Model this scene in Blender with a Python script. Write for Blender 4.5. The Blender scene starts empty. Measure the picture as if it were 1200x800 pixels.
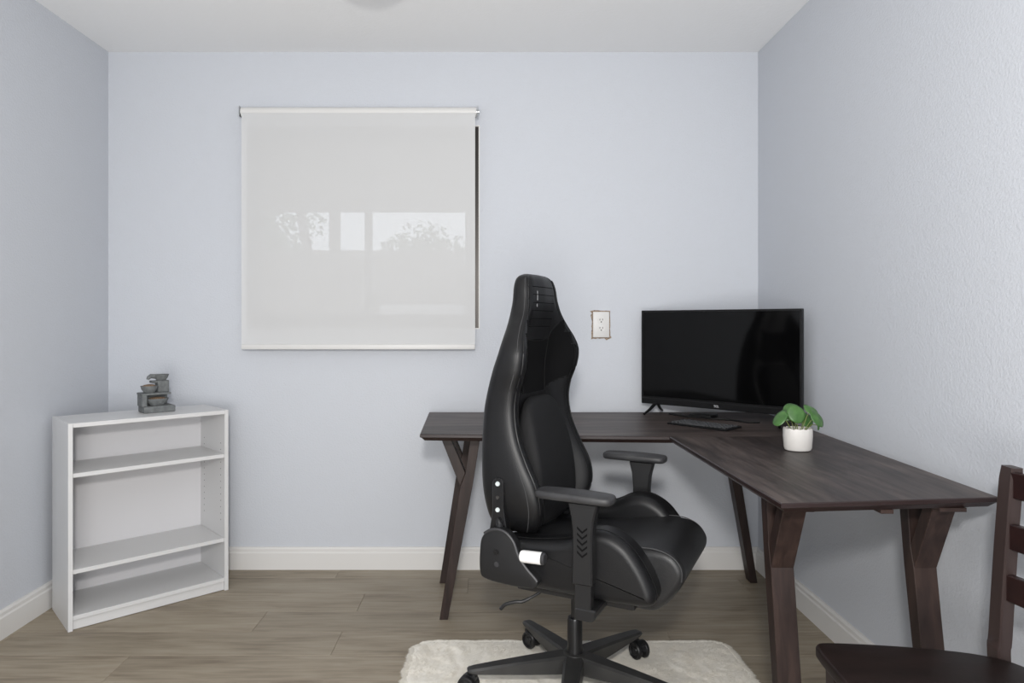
import bpy, bmesh, math, random
from mathutils import Vector, Matrix
R = math.radians
random.seed(7)
scene = bpy.context.scene
C = scene.collection

# ---------------------------------------------------------------- camera
# optical axis meets the back wall at pixel (575, 378) of 1200x800; focal length 800 px
CAM_H = 1.164
cd = bpy.data.cameras.new('camera')
cam = bpy.data.objects.new('camera', cd); C.objects.link(cam)
cam.location = (0, 0, CAM_H); cam.rotation_euler = (R(90), 0, 0)
cd.sensor_width = 36; cd.lens = 24
cd.shift_x = 25/1200; cd.shift_y = -22/1200
cd.clip_start = 0.02
scene.camera = cam

# ---------------------------------------------------------------- world, lights, exposure
w = bpy.data.worlds.new('sky'); scene.world = w; w.use_nodes = True
bg = w.node_tree.nodes['Background']
bg.inputs[0].default_value = (0.87, 0.93, 1.0, 1); bg.inputs[1].default_value = 1.7

def area(name, loc, target, size, energy, col=(1, 1, 1)):
    l = bpy.data.lights.new(name, 'AREA'); l.shape = 'DISK'; l.size = size; l.energy = energy; l.color = col
    o = bpy.data.objects.new(name, l); C.objects.link(o); o.location = loc
    o.rotation_euler = (Vector(target)-Vector(loc)).to_track_quat('-Z', 'Y').to_euler()
    return o
# the photographer's softened flash just above the camera
area('camera_flash', (-0.02, -0.2, 1.56), (0.0, 3.0, 1.3), 0.17, 53, (1.0, 0.97, 0.93))
# added soft fill light low behind the camera, turned up to brighten the ceiling
area('ceiling_fill', (-0.1, -0.95, 0.75), (0.0, 2.6, 3.4), 1.1, 64, (1.0, 0.975, 0.945))

vs = scene.view_settings
vs.view_transform = 'Standard'; vs.look = 'None'; vs.gamma = 1.0; vs.use_curve_mapping = False
vs.exposure = -0.42

# ---------------------------------------------------------------- materials
MATS = {}
def mat(name, col, rough=0.5, metal=0.0, spec=0.5, bump=None, var=None, coat=0.0):
    """bump=(scale, strength, distance); var=(scale, col2, stretch xyz)"""
    m = bpy.data.materials.new(name); m.use_nodes = True
    nt = m.node_tree; b = nt.nodes['Principled BSDF']
    b.inputs['Base Color'].default_value = (*col, 1); b.inputs['Roughness'].default_value = rough
    b.inputs['Metallic'].default_value = metal; b.inputs['Specular IOR Level'].default_value = spec
    b.inputs['Coat Weight'].default_value = coat
    tc = nt.nodes.new('ShaderNodeTexCoord')
    if var:
        sc, c2, st = var
        mp = nt.nodes.new('ShaderNodeMapping'); mp.inputs['Scale'].default_value = st
        nt.links.new(tc.outputs['Object'], mp.inputs[0])
        n = nt.nodes.new('ShaderNodeTexNoise'); n.inputs['Scale'].default_value = sc; n.inputs['Detail'].default_value = 6
        nt.links.new(mp.outputs[0], n.inputs[0])
        rp = nt.nodes.new('ShaderNodeValToRGB')
        rp.color_ramp.elements[0].position = 0.3; rp.color_ramp.elements[0].color = (*col, 1)
        rp.color_ramp.elements[1].position = 0.7; rp.color_ramp.elements[1].color = (*c2, 1)
        nt.links.new(n.outputs[0], rp.inputs[0]); nt.links.new(rp.outputs[0], b.inputs['Base Color'])
    if bump:
        sc, s, d = bump
        n2 = nt.nodes.new('ShaderNodeTexNoise'); n2.inputs['Scale'].default_value = sc; n2.inputs['Detail'].default_value = 3
        nt.links.new(tc.outputs['Object'], n2.inputs[0])
        bp = nt.nodes.new('ShaderNodeBump'); bp.inputs['Strength'].default_value = s; bp.inputs['Distance'].default_value = d
        nt.links.new(n2.outputs[0], bp.inputs['Height']); nt.links.new(bp.outputs[0], b.inputs['Normal'])
    MATS[name] = m
    return m

mat('wall_paint', (0.545, 0.567, 0.610), 0.7, spec=0.3, bump=(130, 0.4, 0.0036))
mat('ceiling_paint', (0.86, 0.865, 0.87), 0.85, spec=0.2, bump=(60, 0.3, 0.003))
mat('baseboard_paint', (0.66, 0.65, 0.635), 0.45)
mat('white_laminate', (0.63, 0.63, 0.632), 0.4, bump=(200, 0.04, 0.001))
mat('white_backboard', (0.60, 0.595, 0.61), 0.5)
mat('leather', (0.0055, 0.0055, 0.0062), 0.42, spec=0.34, bump=(420, 0.25, 0.0012))
mat('seat_leather', (0.007, 0.007, 0.0078), 0.42, spec=0.4, bump=(300, 0.3, 0.0014), var=(9, (0.016, 0.016, 0.017), (1, 1, 1)))
mat('perforated_fabric', (0.006, 0.006, 0.0068), 0.7, spec=0.3, bump=(500, 0.5, 0.002))
mat('suede', (0.003, 0.003, 0.0034), 0.85, spec=0.12)
mat('seam_thread', (0.045, 0.045, 0.047), 0.8)
mat('dark_seam', (0.005, 0.005, 0.0054), 0.85, spec=0.25)
mat('black_plastic', (0.009, 0.009, 0.0098), 0.45, spec=0.4, bump=(700, 0.15, 0.0006))
mat('grey_plastic', (0.030, 0.030, 0.033), 0.5, spec=0.4)
mat('arm_pad', (0.018, 0.018, 0.02), 0.5, var=(14, (0.04, 0.04, 0.042), (1, 1, 1)))
mat('base_nylon', (0.016, 0.016, 0.016), 0.45, var=(16, (0.030, 0.029, 0.028), (1, 1, 1)))
mat('black_metal', (0.012, 0.012, 0.013), 0.28, metal=0.3)
mat('steel', (0.55, 0.57, 0.58), 0.3, metal=0.9)
mat('screw_zinc', (0.62, 0.68, 0.68), 0.4, metal=0.2)
mat('white_plastic', (0.64, 0.635, 0.625), 0.45)
mat('handle_plastic', (0.80, 0.80, 0.79), 0.4)
mat('emblem_silver', (0.16, 0.165, 0.17), 0.5)
mat('tv_plastic', (0.005, 0.005, 0.0055), 0.35, spec=0.3)
mat('tv_screen', (0.002, 0.002, 0.0022), 0.07, spec=0.22)
mat('logo_grey', (0.5, 0.5, 0.52), 0.4)
mat('key_cap', (0.07, 0.072, 0.076), 0.5)
mat('ceramic', (0.62, 0.60, 0.575), 0.55, bump=(60, 0.06, 0.002))
mat('soil', (0.10, 0.07, 0.045), 0.9, var=(120, (0.28, 0.20, 0.13), (1, 1, 1)))
mat('leaf', (0.036, 0.105, 0.024), 0.42, var=(40, (0.068, 0.165, 0.04), (1, 1, 1)))
mat('leaf_stalk', (0.16, 0.20, 0.05), 0.5)
mat('slate', (0.10, 0.108, 0.110), 0.8, bump=(160, 0.5, 0.003), var=(70, (0.17, 0.18, 0.182), (1, 1, 1)))
mat('copper_gravel', (0.07, 0.045, 0.03), 0.7, var=(200, (0.30, 0.19, 0.11), (1, 1, 1)))
mat('bronze_frame', (0.02, 0.017, 0.015), 0.35, metal=0.5)
mat('reveal_white', (0.68, 0.67, 0.65), 0.5)
mat('drywall_torn', (0.42, 0.33, 0.25), 0.95, var=(180, (0.10, 0.07, 0.05), (1, 1, 1)))
mat('socket_dark', (0.03, 0.028, 0.026), 0.6)
mat('lamp_glass', (0.80, 0.79, 0.76), 0.3)
mat('chair_wood', (0.010, 0.0035, 0.0035), 0.34, spec=0.4, var=(6, (0.017, 0.006, 0.0055), (1, 8, 8)))
mat('chair_post_wood', (0.026, 0.016, 0.0145), 0.42, spec=0.4, var=(6, (0.036, 0.023, 0.021), (8, 8, 1)))
mat('seat_wood', (0.009, 0.0055, 0.005), 0.42, spec=0.3, var=(10, (0.015, 0.009, 0.008), (1, 3, 1)), bump=(40, 0.1, 0.002))
mat('rug_fur', (0.84, 0.80, 0.72), 0.95, spec=0.1, var=(7, (0.88, 0.85, 0.78), (1, 1, 1)))
mat('patio_wood', (0.16, 0.12, 0.085), 0.8)
mat('fence_wood', (0.13, 0.105, 0.085), 0.85)
mat('bark', (0.10, 0.08, 0.06), 0.9)
mat('tree_leaf', (0.05, 0.12, 0.03), 0.6)
mat('cover_cloth', (0.9, 0.9, 0.89), 0.8)
mat('patio_concrete', (0.30, 0.29, 0.27), 0.9, var=(5, (0.36, 0.35, 0.33), (1, 1, 1)))
mat('underlay', (0.10, 0.085, 0.07), 0.9)

def wood(name, axis, c1, c2, c3, rough, rnd=0.0, scale=1.0, seed=0.0, spread=0.12):
    """streaky wood grain running along the given object axis; rnd shifts it from one plank to the next"""
    m = bpy.data.materials.new(name); m.use_nodes = True
    nt = m.node_tree; b = nt.nodes['Principled BSDF']; L = nt.links.new
    tc = nt.nodes.new('ShaderNodeTexCoord')
    oi = nt.nodes.new('ShaderNodeObjectInfo')
    ml = nt.nodes.new('ShaderNodeMath'); ml.operation = 'MULTIPLY_ADD'; ml.inputs[1].default_value = 40.0*(1 if rnd else 0); ml.inputs[2].default_value = seed
    L(oi.outputs['Random'], ml.inputs[0])
    ad = nt.nodes.new('ShaderNodeVectorMath'); ad.operation = 'ADD'
    L(tc.outputs['Object'], ad.inputs[0]); L(ml.outputs[0], ad.inputs[1])
    def noise(st, sc, det, dist):
        mp = nt.nodes.new('ShaderNodeMapping'); mp.inputs['Scale'].default_value = st
        L(ad.outputs[0], mp.inputs[0])
        n = nt.nodes.new('ShaderNodeTexNoise'); n.inputs['Scale'].default_value = sc*scale
        n.inputs['Detail'].default_value = det; n.inputs['Distortion'].default_value = dist
        L(mp.outputs[0], n.inputs[0]); return n
    st = [1, 1, 1]; st = [0.09 if i == axis else 1 for i in range(3)]
    st2 = [0.22 if i == axis else 1 for i in range(3)]
    n1 = noise(st, 55, 8, 0.6); n2 = noise(st2, 7, 5, 1.2)
    mx = nt.nodes.new('ShaderNodeMath'); mx.operation = 'MULTIPLY_ADD'; mx.inputs[1].default_value = 0.45
    m2 = nt.nodes.new('ShaderNodeMath'); m2.operation = 'MULTIPLY'; m2.inputs[1].default_value = 0.55
    L(n2.outputs[0], m2.inputs[0]); L(n1.outputs[0], mx.inputs[0]); L(m2.outputs[0], mx.inputs[2])
    rp = nt.nodes.new('ShaderNodeValToRGB'); e = rp.color_ramp.elements
    e[0].position = 0.5-spread; e[0].color = (*c1, 1); e[1].position = 0.5+spread; e[1].color = (*c3, 1)
    k = e.new(0.5); k.color = (*c2, 1)
    L(mx.outputs[0], rp.inputs[0])
    out = rp.outputs[0]
    if rnd:
        hs = nt.nodes.new('ShaderNodeHueSaturation')
        mr = nt.nodes.new('ShaderNodeMapRange'); mr.inputs['To Min'].default_value = 1-rnd; mr.inputs['To Max'].default_value = 1+rnd
        L(oi.outputs['Random'], mr.inputs[0]); L(mr.outputs[0], hs.inputs['Value']); L(out, hs.inputs['Color']); out = hs.outputs[0]
    L(out, b.inputs['Base Color'])
    b.inputs['Roughness'].default_value = rough
    bp = nt.nodes.new('ShaderNodeBump'); bp.inputs['Strength'].default_value = 0.12; bp.inputs['Distance'].default_value = 0.001
    L(n1.outputs[0], bp.inputs['Height']); L(bp.outputs[0], b.inputs['Normal'])
    MATS[name] = m
wood('floor_vinyl', 0, (0.165, 0.130, 0.092), (0.285, 0.240, 0.178), (0.36, 0.312, 0.242), 0.5, rnd=0.07, spread=0.19)
wood('desk_laminate_x', 0, (0.018, 0.012, 0.0105), (0.046, 0.034, 0.030), (0.090, 0.069, 0.061), 0.46)
wood('desk_laminate_y', 1, (0.018, 0.012, 0.0105), (0.046, 0.034, 0.030), (0.090, 0.069, 0.061), 0.46, seed=3.3)
wood('desk_leg_wood', 2, (0.014, 0.0085, 0.0075), (0.024, 0.0145, 0.0125), (0.038, 0.023, 0.019), 0.45)
for n_ in ('desk_leg_wood', 'desk_laminate_x', 'desk_laminate_y'):
    MATS[n_].node_tree.nodes['Principled BSDF'].inputs['Specular IOR Level'].default_value = 0.3 if n_ == 'desk_leg_wood' else 0.45
mat('desk_edge', (0.017, 0.008, 0.0075), 0.38)

def shade_material():
    m = bpy.data.materials.new('sunscreen_fabric'); m.use_nodes = True
    nt = m.node_tree; nt.nodes.remove(nt.nodes['Principled BSDF']); L = nt.links.new
    out = nt.nodes['Material Output']
    d = nt.nodes.new('ShaderNodeBsdfDiffuse'); d.inputs[0].default_value = (0.695, 0.70, 0.705, 1)
    t = nt.nodes.new('ShaderNodeBsdfTranslucent'); t.inputs[0].default_value = (0.72, 0.72, 0.72, 1)
    tr = nt.nodes.new('ShaderNodeBsdfTransparent'); tr.inputs[0].default_value = (1, 1, 1, 1)
    a = nt.nodes.new('ShaderNodeMixShader'); a.inputs[0].default_value = 0.12
    b = nt.nodes.new('ShaderNodeMixShader'); b.inputs[0].default_value = 0.14
    L(d.outputs[0], a.inputs[1]); L(t.outputs[0], a.inputs[2])
    L(a.outputs[0], b.inputs[1]); L(tr.outputs[0], b.inputs[2]); L(b.outputs[0], out.inputs[0])
    MATS['sunscreen_fabric'] = m
def glass_material():
    m = bpy.data.materials.new('window_glass'); m.use_nodes = True
    nt = m.node_tree; nt.nodes.remove(nt.nodes['Principled BSDF']); L = nt.links.new
    g = nt.nodes.new('ShaderNodeBsdfGlossy'); g.inputs['Roughness'].default_value = 0.02
    tr = nt.nodes.new('ShaderNodeBsdfTransparent'); tr.inputs[0].default_value = (0.95, 0.96, 0.97, 1)
    fr = nt.nodes.new('ShaderNodeFresnel'); fr.inputs[0].default_value = 1.45
    x = nt.nodes.new('ShaderNodeMixShader')
    L(fr.outputs[0], x.inputs[0]); L(tr.outputs[0], x.inputs[1]); L(g.outputs[0], x.inputs[2])
    L(x.outputs[0], nt.nodes['Material Output'].inputs[0]); MATS['window_glass'] = m
shade_material(); glass_material()

# ---------------------------------------------------------------- mesh helpers
def obj(name, bm, m, parent=None, sharp=35, smooth=True):
    me = bpy.data.meshes.new(name)
    bmesh.ops.recalc_face_normals(bm, faces=bm.faces)
    bm.to_mesh(me); bm.free()
    for p in me.polygons: p.use_smooth = smooth
    if smooth: me.set_sharp_from_angle(angle=R(sharp))
    for mm in (m if isinstance(m, (list, tuple)) else [m]): me.materials.append(MATS[mm])
    o = bpy.data.objects.new(name, me); C.objects.link(o)
    if parent: o.parent = parent
    return o
def tag(o, label, cat, group=None):
    o['label'] = label; o['category'] = cat
    if group: o['group'] = group
    return o
def struct(o):
    o['kind'] = 'structure'; return o
def thing(name, label, cat, loc=(0, 0, 0), rz=0, group=None):
    o = bpy.data.objects.new(name, None); C.objects.link(o); o.empty_display_size = 0.1
    o.location = loc; o.rotation_euler = (0, 0, rz)
    return tag(o, label, cat, group)
def B(): return bmesh.new()
def box(bm, x0, x1, y0, y1, z0, z1, bev=0.0, seg=1, M=None):
    r = bmesh.ops.create_cube(bm, size=1)
    vs_ = r['verts']
    for v in vs_:
        v.co = Vector((x0+(v.co.x+.5)*(x1-x0), y0+(v.co.y+.5)*(y1-y0), z0+(v.co.z+.5)*(z1-z0)))
    allv = list(vs_)
    if bev:
        es = list({e for v in vs_ for e in v.link_edges})
        rr = bmesh.ops.bevel(bm, geom=es, offset=bev, segments=seg, affect='EDGES', profile=0.5)
        allv = list({v for f in rr['faces'] for v in f.verts} | {v for v in vs_ if v.is_valid})
    if M is not None:
        for v in allv: v.co = M @ v.co
    return allv
def loft(bm, secs, closed=True, cap=True):
    rows = [[bm.verts.new(p) for p in s] for s in secs]
    n = len(rows[0])
    for a, b in zip(rows, rows[1:]):
        for i in range(n if closed else n-1):
            j = (i+1) % n
            bm.faces.new((a[i], a[j], b[j], b[i]))
    if cap and closed:
        bm.faces.new(rows[0][::-1]); bm.faces.new(rows[-1])
    return rows
def frame_at(pts, i):
    p = Vector(pts[max(i-1, 0)]); q = Vector(pts[min(i+1, len(pts)-1)])
    return (q-p).normalized()
def tube(bm, pts, r, n=8, up=Vector((0, 0, 1)), flat=1.0):
    pts = [Vector(p) for p in pts]
    secs = []
    for i, p in enumerate(pts):
        t = frame_at(pts, i)
        u = t.cross(up if abs(t.dot(up)) < .95 else Vector((1, 0, 0))).normalized(); v = u.cross(t)
        rr = r[i] if isinstance(r, (list, tuple)) else r
        secs.append([p+u*rr*math.cos(2*math.pi*k/n)+v*rr*flat*math.sin(2*math.pi*k/n) for k in range(n)])
    loft(bm, secs)
def cyl(bm, p, q, r, n=20, r2=None):
    tube(bm, [p, q], [r, r if r2 is None else r2], n)
def lathe(bm, prof, n=28, M=None, sx=1.0, sy=1.0, a0=0, a1=2*math.pi):
    """prof = [(r, z)] closed solid of revolution"""
    M = M or Matrix.Identity(4)
    secs = [[M @ Vector((r*sx*math.cos(2*math.pi*k/n), r*sy*math.sin(2*math.pi*k/n), z)) for k in range(n)] for r, z in prof]
    loft(bm, secs)
def cr(P, t):
    """Catmull-Rom through list of tuples, t in [0, len-1]"""
    n = len(P); i = min(int(t), n-2); f = t-i
    p0, p1, p2, p3 = P[max(i-1, 0)], P[i], P[i+1], P[min(i+2, n-1)]
    return tuple(.5*((2*b)+(-a+c)*f+(2*a-5*b+4*c-d)*f*f+(-a+3*b-3*c+d)*f**3) for a, b, c, d in zip(p0, p1, p2, p3))
def spline(P, m, closed=False):
    if closed:
        n = len(P); Q = [P[-1]]+list(P)+[P[0], P[1]]
        return [cr(Q, 1+n*k/m) for k in range(m)]
    return [cr(P, (len(P)-1)*k/(m-1)) for k in range(m)]
def pillow(bm, prof, c0, c1, r0, r1, to3d, seg=5, ease=1.0):
    """closed 2-D profile swept from c0 to c1 with edges rounded by r0 / r1; to3d(a, b, c) places a point"""
    n = len(prof)
    ar = sum(prof[i][0]*prof[(i+1) % n][1]-prof[(i+1) % n][0]*prof[i][1] for i in range(n))
    sg = 1 if ar > 0 else -1
    nor = []
    for i in range(n):
        ax, ay = prof[i-1]; bx, by = prof[(i+1) % n]
        tx, ty = bx-ax, by-ay; l = math.hypot(tx, ty) or 1
        nor.append((ty/l*sg, -tx/l*sg))
    sd = 1 if c1 > c0 else -1
    secs = []
    def sec(c, ins): secs.append([Vector(to3d(p[0]-q[0]*ins, p[1]-q[1]*ins, c)) for p, q in zip(prof, nor)])
    for k in range(seg+1):
        a = math.pi/2*k/seg
        sec(c0+sd*r0*(1-math.sin(a))if False else c0+sd*r0*(1-math.cos(a)), r0*ease*(1-math.sin(a)))
    for k in range(seg+1):
        a = math.pi/2*(1-k/seg)
        sec(c1-sd*r1*(1-math.cos(a)), r1*ease*(1-math.sin(a)))
    loft(bm, secs)
def prism(bm, poly, c0, c1, to3d, bev=0.0):
    a = [bm.verts.new(to3d(p[0], p[1], c0)) for p in poly]; b = [bm.verts.new(to3d(p[0], p[1], c1)) for p in poly]
    n = len(poly); fs = [bm.faces.new(a[::-1]), bm.faces.new(b)]
    for i in range(n): fs.append(bm.faces.new((a[i], a[(i+1) % n], b[(i+1) % n], b[i])))
    if bev:
        es = list({e for f in fs for e in f.edges})
        bmesh.ops.recalc_face_normals(bm, faces=fs)
        bmesh.ops.bevel(bm, geom=es, offset=bev, segments=1, affect='EDGES')

# ================================================================ THE ROOM
XL, XR, YB, YF, ZC = -1.81, 1.266, 3.232, -1.25, 2.445
T = 0.14
# floor: base and vinyl planks
bm = B(); box(bm, XL-T, XR+T, YF, YB+T, -0.12, -0.005)
floor = struct(obj('floor', bm, 'underlay', smooth=False))
PW, PL, G = 0.182, 1.22, 0.0009
def plank_mesh(L_, W_):
    b_ = B(); box(b_, G/2, L_-G/2, G/2, W_-G/2, -0.005, 0, bev=0.0007)
    o = obj('plank', b_, 'floor_vinyl', floor, smooth=False); return o
full = None
y = YF
rowi = 0
while y < YB-0.001:
    wd = min(PW, YB-y); x = XL-[0.31, 0.95, 0.62, 0.12, 0.78, 0.45, 1.08][rowi % 7]-0.11*((rowi*5) % 3)
    while x < XR:
        a, b_ = max(x, XL), min(x+PL, XR)
        if b_-a > 0.004:
            if b_-a > PL-1e-4 and wd > PW-1e-4:
                if full is None: full = plank_mesh(PL, PW); o = full
                else: o = full.copy(); C.objects.link(o); o.parent = floor
            else: o = plank_mesh(b_-a, wd)
            o.location = (a, y, 0)
        x += PL
    y += PW; rowi += 1

bm = B(); box(bm, XL-T, XR+T, YF, YB+T, ZC, ZC+0.12); struct(obj('ceiling', bm, 'ceiling_paint', smooth=False))
# left wall with a dark panel door behind the camera (seen only as a reflection)
bm = B(); box(bm, XL-T, XL, YF, YB+T, -0.12, ZC); struct(obj('wall_left', bm, 'wall_paint', smooth=False))
bm = B(); box(bm, XR, XR+T, YF, YB+T, -0.12, ZC); struct(obj('wall_right', bm, 'wall_paint', smooth=False))
WX0, WX1, WZ0, WZ1 = -1.160, -0.052, 1.134, 2.098
bm = B()
box(bm, XL, WX0, YB, YB+T, -0.12, ZC); box(bm, WX1, XR, YB, YB+T, -0.12, ZC)
box(bm, WX0, WX1, YB, YB+T, -0.12, WZ0); box(bm, WX0, WX1, YB, YB+T, WZ1, ZC)
struct(obj('wall_back', bm, 'wall_paint', smooth=False))
# baseboards: square board with an eased cap
def baseboard(name, M, L_):
    bm = B()
    prof = [(0, 0), (0.016, 0), (0.016, 0.078), (0.012, 0.084), (0.012, 0.096), (0.007, 0.104), (0, 0.105)]
    prism(bm, prof, 0, L_, lambda a, b, c: M @ Vector((c, a, b)))
    return struct(obj(name, bm, 'baseboard_paint', sharp=20))
baseboard('baseboard_back', Matrix.Translation((XR, YB, 0)) @ Matrix.Rotation(math.pi, 4, 'Z'), XR-XL)
baseboard('baseboard_left', Matrix.Translation((XL, YB, 0)) @ Matrix.Rotation(-math.pi/2, 4, 'Z'), YB-YF)
baseboard('baseboard_right', Matrix.Translation((XR, YF, 0)) @ Matrix.Rotation(math.pi/2, 4, 'Z'), YB-YF)

# ---------------------------------------------------------------- window
def ring(bm, x0, x1, z0, z1, t, y0, y1):
    box(bm, x0, x0+t, y0, y1, z0, z1); box(bm, x1-t, x1, y0, y1, z0, z1)
    box(bm, x0+t, x1-t, y0, y1, z0, z0+t); box(bm, x0+t, x1-t, y0, y1, z1-t, z1)
bm = B(); ring(bm, WX0, WX1, WZ0, WZ1, 0.005, YB-0.002, YB+0.05)
struct(obj('trim_1', bm, 'reveal_white', smooth=False))
bm = B(); ring(bm, WX0+0.005, WX1-0.005, WZ0+0.005, WZ1-0.005, 0.036, YB+0.012, YB+0.07)
win = struct(obj('window_1', bm, 'bronze_frame', smooth=False))
mx_ = -0.585
def sash(x0, x1, y0):
    bm = B(); ring(bm, x0, x1, WZ0+0.04, WZ1-0.04, 0.03, y0, y0+0.018)
    s = obj('sash', bm, 'bronze_frame', win, smooth=False)
    bm = B(); box(bm, x0+0.03, x1-0.03, y0+0.006, y0+0.010, WZ0+0.07, WZ1-0.07)
    obj('pane', bm, 'window_glass', s, smooth=False)
sash(WX0+0.04, mx_+0.02, YB+0.020); sash(mx_-0.02, WX1-0.04, YB+0.044)

# roller shade
SX0, SX1, SY = -1.156, -0.072, YB-0.045
sh = thing('roller_shade', 'white translucent roller shade covering the window on the back wall', 'window shade', ((SX0+SX1)/2, SY, 2.147))
def sl(x, y_, z): return Vector((x-(SX0+SX1)/2, y_-SY, z-2.147))
bm = B(); prof = []
cyl(bm, sl(SX0-0.006, SY, 2.147), sl(SX1+0.006, SY, 2.147), 0.0215, 28)
obj('roll', bm, 'white_plastic', sh)
bm = B()
nx = 24
cols = []
for side in (0, 1):
    rows = []
    for i in range(nx+1):
        x = SX0+(SX1-SX0)*i/nx
        rows.append([bm.verts.new(sl(x, SY-0.0195+0.0012*math.sin(i*0.9)*(k/8)+0.0007*side, 2.147-(2.147-1.062)*k/8)) for k in range(9)])
    cols.append(rows)
    for i in range(nx):
        for k in range(8):
            if side == 0: bm.faces.new((rows[i][k], rows[i+1][k], rows[i+1][k+1], rows[i][k+1]))
bm2 = bm
# single sheet of woven cloth
for v in [v for r in cols[1] for c in r for v in [c]]: bm.verts.remove(v)
obj('fabric', bm, 'sunscreen_fabric', sh)
bm = B(); box(bm, *(lambda a, b: (a.x, b.x, a.y, b.y, a.z, b.z))(sl(SX0, SY-0.026, 1.040), sl(SX1, SY-0.012, 1.064)), bev=0.004, seg=2)
obj('hem_bar', bm, 'white_plastic', sh)
for sx in (SX0-0.012, SX1+0.012):
    bm = B(); a = sl(sx, SY, 2.147)
    box(bm, a.x-0.002, a.x+0.002, -0.02, 0.0445, -0.024, 0.024, bev=0.001)
    cyl(bm, (a.x-0.006, 0, 0), (a.x+0.006, 0, 0), 0.011, 14)
    br = obj('bracket', bm, 'steel', sh)

# ---------------------------------------------------------------- wall outlet
ot = thing('wall_outlet', 'white duplex wall outlet with torn unpainted drywall around its plate', 'outlet', (0.522, YB, 1.155))
bm = B(); rr = random.Random(3); pts = []
for (ax, az, bx, bz) in ((-.044, -.067, .044, -.064), (.044, -.064, .043, .067), (.043, .067, -.044, .066), (-.044, .066, -.044, -.067)):
    for k in range(9):
        t = k/9; pts.append((ax+(bx-ax)*t+rr.uniform(-.0022, .0016), az+(bz-az)*t+rr.uniform(-.0022, .0022)))
pts[0] = (-.047, -.070); pts[7] = (.026, -.074); pts[8] = (.036, -.069); pts[9] = (.051, -.062); pts[27] = (-.052, .064); pts[29] = (-.049, .045)
prism(bm, pts, -0.0016, 0.0, lambda a, b, c: (a, c, b)); obj('torn_drywall', bm, 'drywall_torn', ot, smooth=False)
bm = B(); box(bm, -.0385, .0385, -.0085, -.0016, -.0605, .0605, bev=.0025, seg=2); plate = obj('cover_plate', bm, 'white_plastic', ot)
for s in (-1, 1):
    bm = B()
    prof = [(0.0165*math.cos(a), max(-.0135, min(.0135, .0165*math.sin(a)))+s*.0195) for a in [2*math.pi*k/28 for k in range(28)]]
    prism(bm, prof, -.0105, -.008, lambda a, b, c: (a, c, b)); rc = obj('receptacle', bm, 'white_plastic', ot)
    bm = B()
    for dx in (-.0065, .0065): box(bm, dx-.0013, dx+.0013, -.0110, -.0100, s*.0195+.000, s*.0195+.0085)
    cyl(bm, (0, -.0110, s*.0195-.0065), (0, -.0100, s*.0195-.0065), .0032, 10)
    obj('slots', bm, 'socket_dark', rc, smooth=False)
bm = B(); cyl(bm, (0, -.0098, 0), (0, -.008, 0), .0035, 12); obj('screw', bm, 'steel', ot)

# ================================================================ OUTSIDE THE WINDOW
bm = B(); box(bm, -8, 8, YB+T+0.01, 16, -0.3, -0.15); struct(obj('ground', bm, 'patio_concrete', smooth=False))
pc = thing('patio_cover', 'timber patio cover with posts and rafters outside the window', 'patio cover', (0, 5.2, -0.15))
bm = B(); box(bm, -4.5, 4.0, -1.6, 2.0, 2.60, 2.66); obj('roof_deck', bm, 'patio_wood', pc, smooth=False)
for k in range(9):
    bm = B(); box(bm, -4.2+k*.95, -4.15+k*.95, -1.6, 2.0, 2.50, 2.60); obj('rafter', bm, 'patio_wood', pc, smooth=False)
bm = B(); box(bm, -4.5, 4.0, 1.85, 1.95, 2.467, 2.60); obj('beam', bm, 'patio_wood', pc, smooth=False)
for x in (-1.62, 2.4): 
    bm = B(); box(bm, x-.05, x+.05, 1.85, 1.95, 0, 2.467); obj('post', bm, 'patio_wood', pc, smooth=False)
bm = B(); tube(bm, [(-1.80, 1.9, 1.5), (-1.98, 1.9, 2.47)], 0.05, 4); obj('brace', bm, 'patio_wood', pc, smooth=False)
fn = thing('board_fence', 'brown wooden board fence beyond the patio', 'fence', (0, 9.3, -0.15))
fb = None
for k in range(52):
    if fb is None:
        bm = B(); box(bm, 0, .148, 0, .02, 0, 2.30); fb = obj('board', bm, 'fence_wood', fn, smooth=False); o = fb
    else: o = fb.copy(); C.objects.link(o); o.parent = fn
    o.location = (-5+k*.155, 0, 0)
for z in (.4, 1.9):
    bm = B(); box(bm, -5, 3.1, .02, .06, z, z+.09); obj('rail', bm, 'fence_wood', fn, smooth=False)
def tree(label, x, y, h, cr_, seed):
    t = thing('garden_tree', label, 'tree', (x, y, -0.15), 0, 'trees beyond the fence')
    rr = random.Random(seed)
    bm = B(); tube(bm, [(0, 0, 0), (.05, 0, h*.3), (-.05, .05, h*.6), (0, 0, h*.9)], [.14, .11, .08, .03], 8)
    for k in range(6):
        a = k*1.05; tube(bm, [(0, 0, h*(.4+.06*k)), (math.cos(a)*cr_*.7, math.sin(a)*cr_*.7, h*(.55+.06*k))], [.05, .015], 6)
    obj('trunk', bm, 'bark', t)
    vs_, fs = [], []
    for k in range(2600):
        u, v = rr.uniform(-1, 1), rr.uniform(0, 2*math.pi); q = math.sqrt(1-u*u); rad = rr.random()**.4*cr_
        lump = .75+.35*math.sin(3*v+seed)*math.sin(4*u)
        c = Vector((q*math.cos(v)*rad*lump, q*math.sin(v)*rad*lump, h*.68+u*rad*lump*1.05))
        a = Vector((rr.uniform(-1, 1), rr.uniform(-1, 1), rr.uniform(-1, 1))).normalized(); b = a.orthogonal().normalized()
        s = rr.uniform(.05, .10); i = len(vs_)
        vs_ += [c-a*s, c+b*s*.5, c+a*s, c-b*s*.5]; fs.append((i, i+1, i+2, i+3))
    me = bpy.data.meshes.new('foliage'); me.from_pydata([tuple(v) for v in vs_], [], fs); me.materials.append(MATS['tree_leaf'])
    o = bpy.data.objects.new('foliage', me); C.objects.link(o); o.parent = t; o['kind'] = 'stuff'
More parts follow.
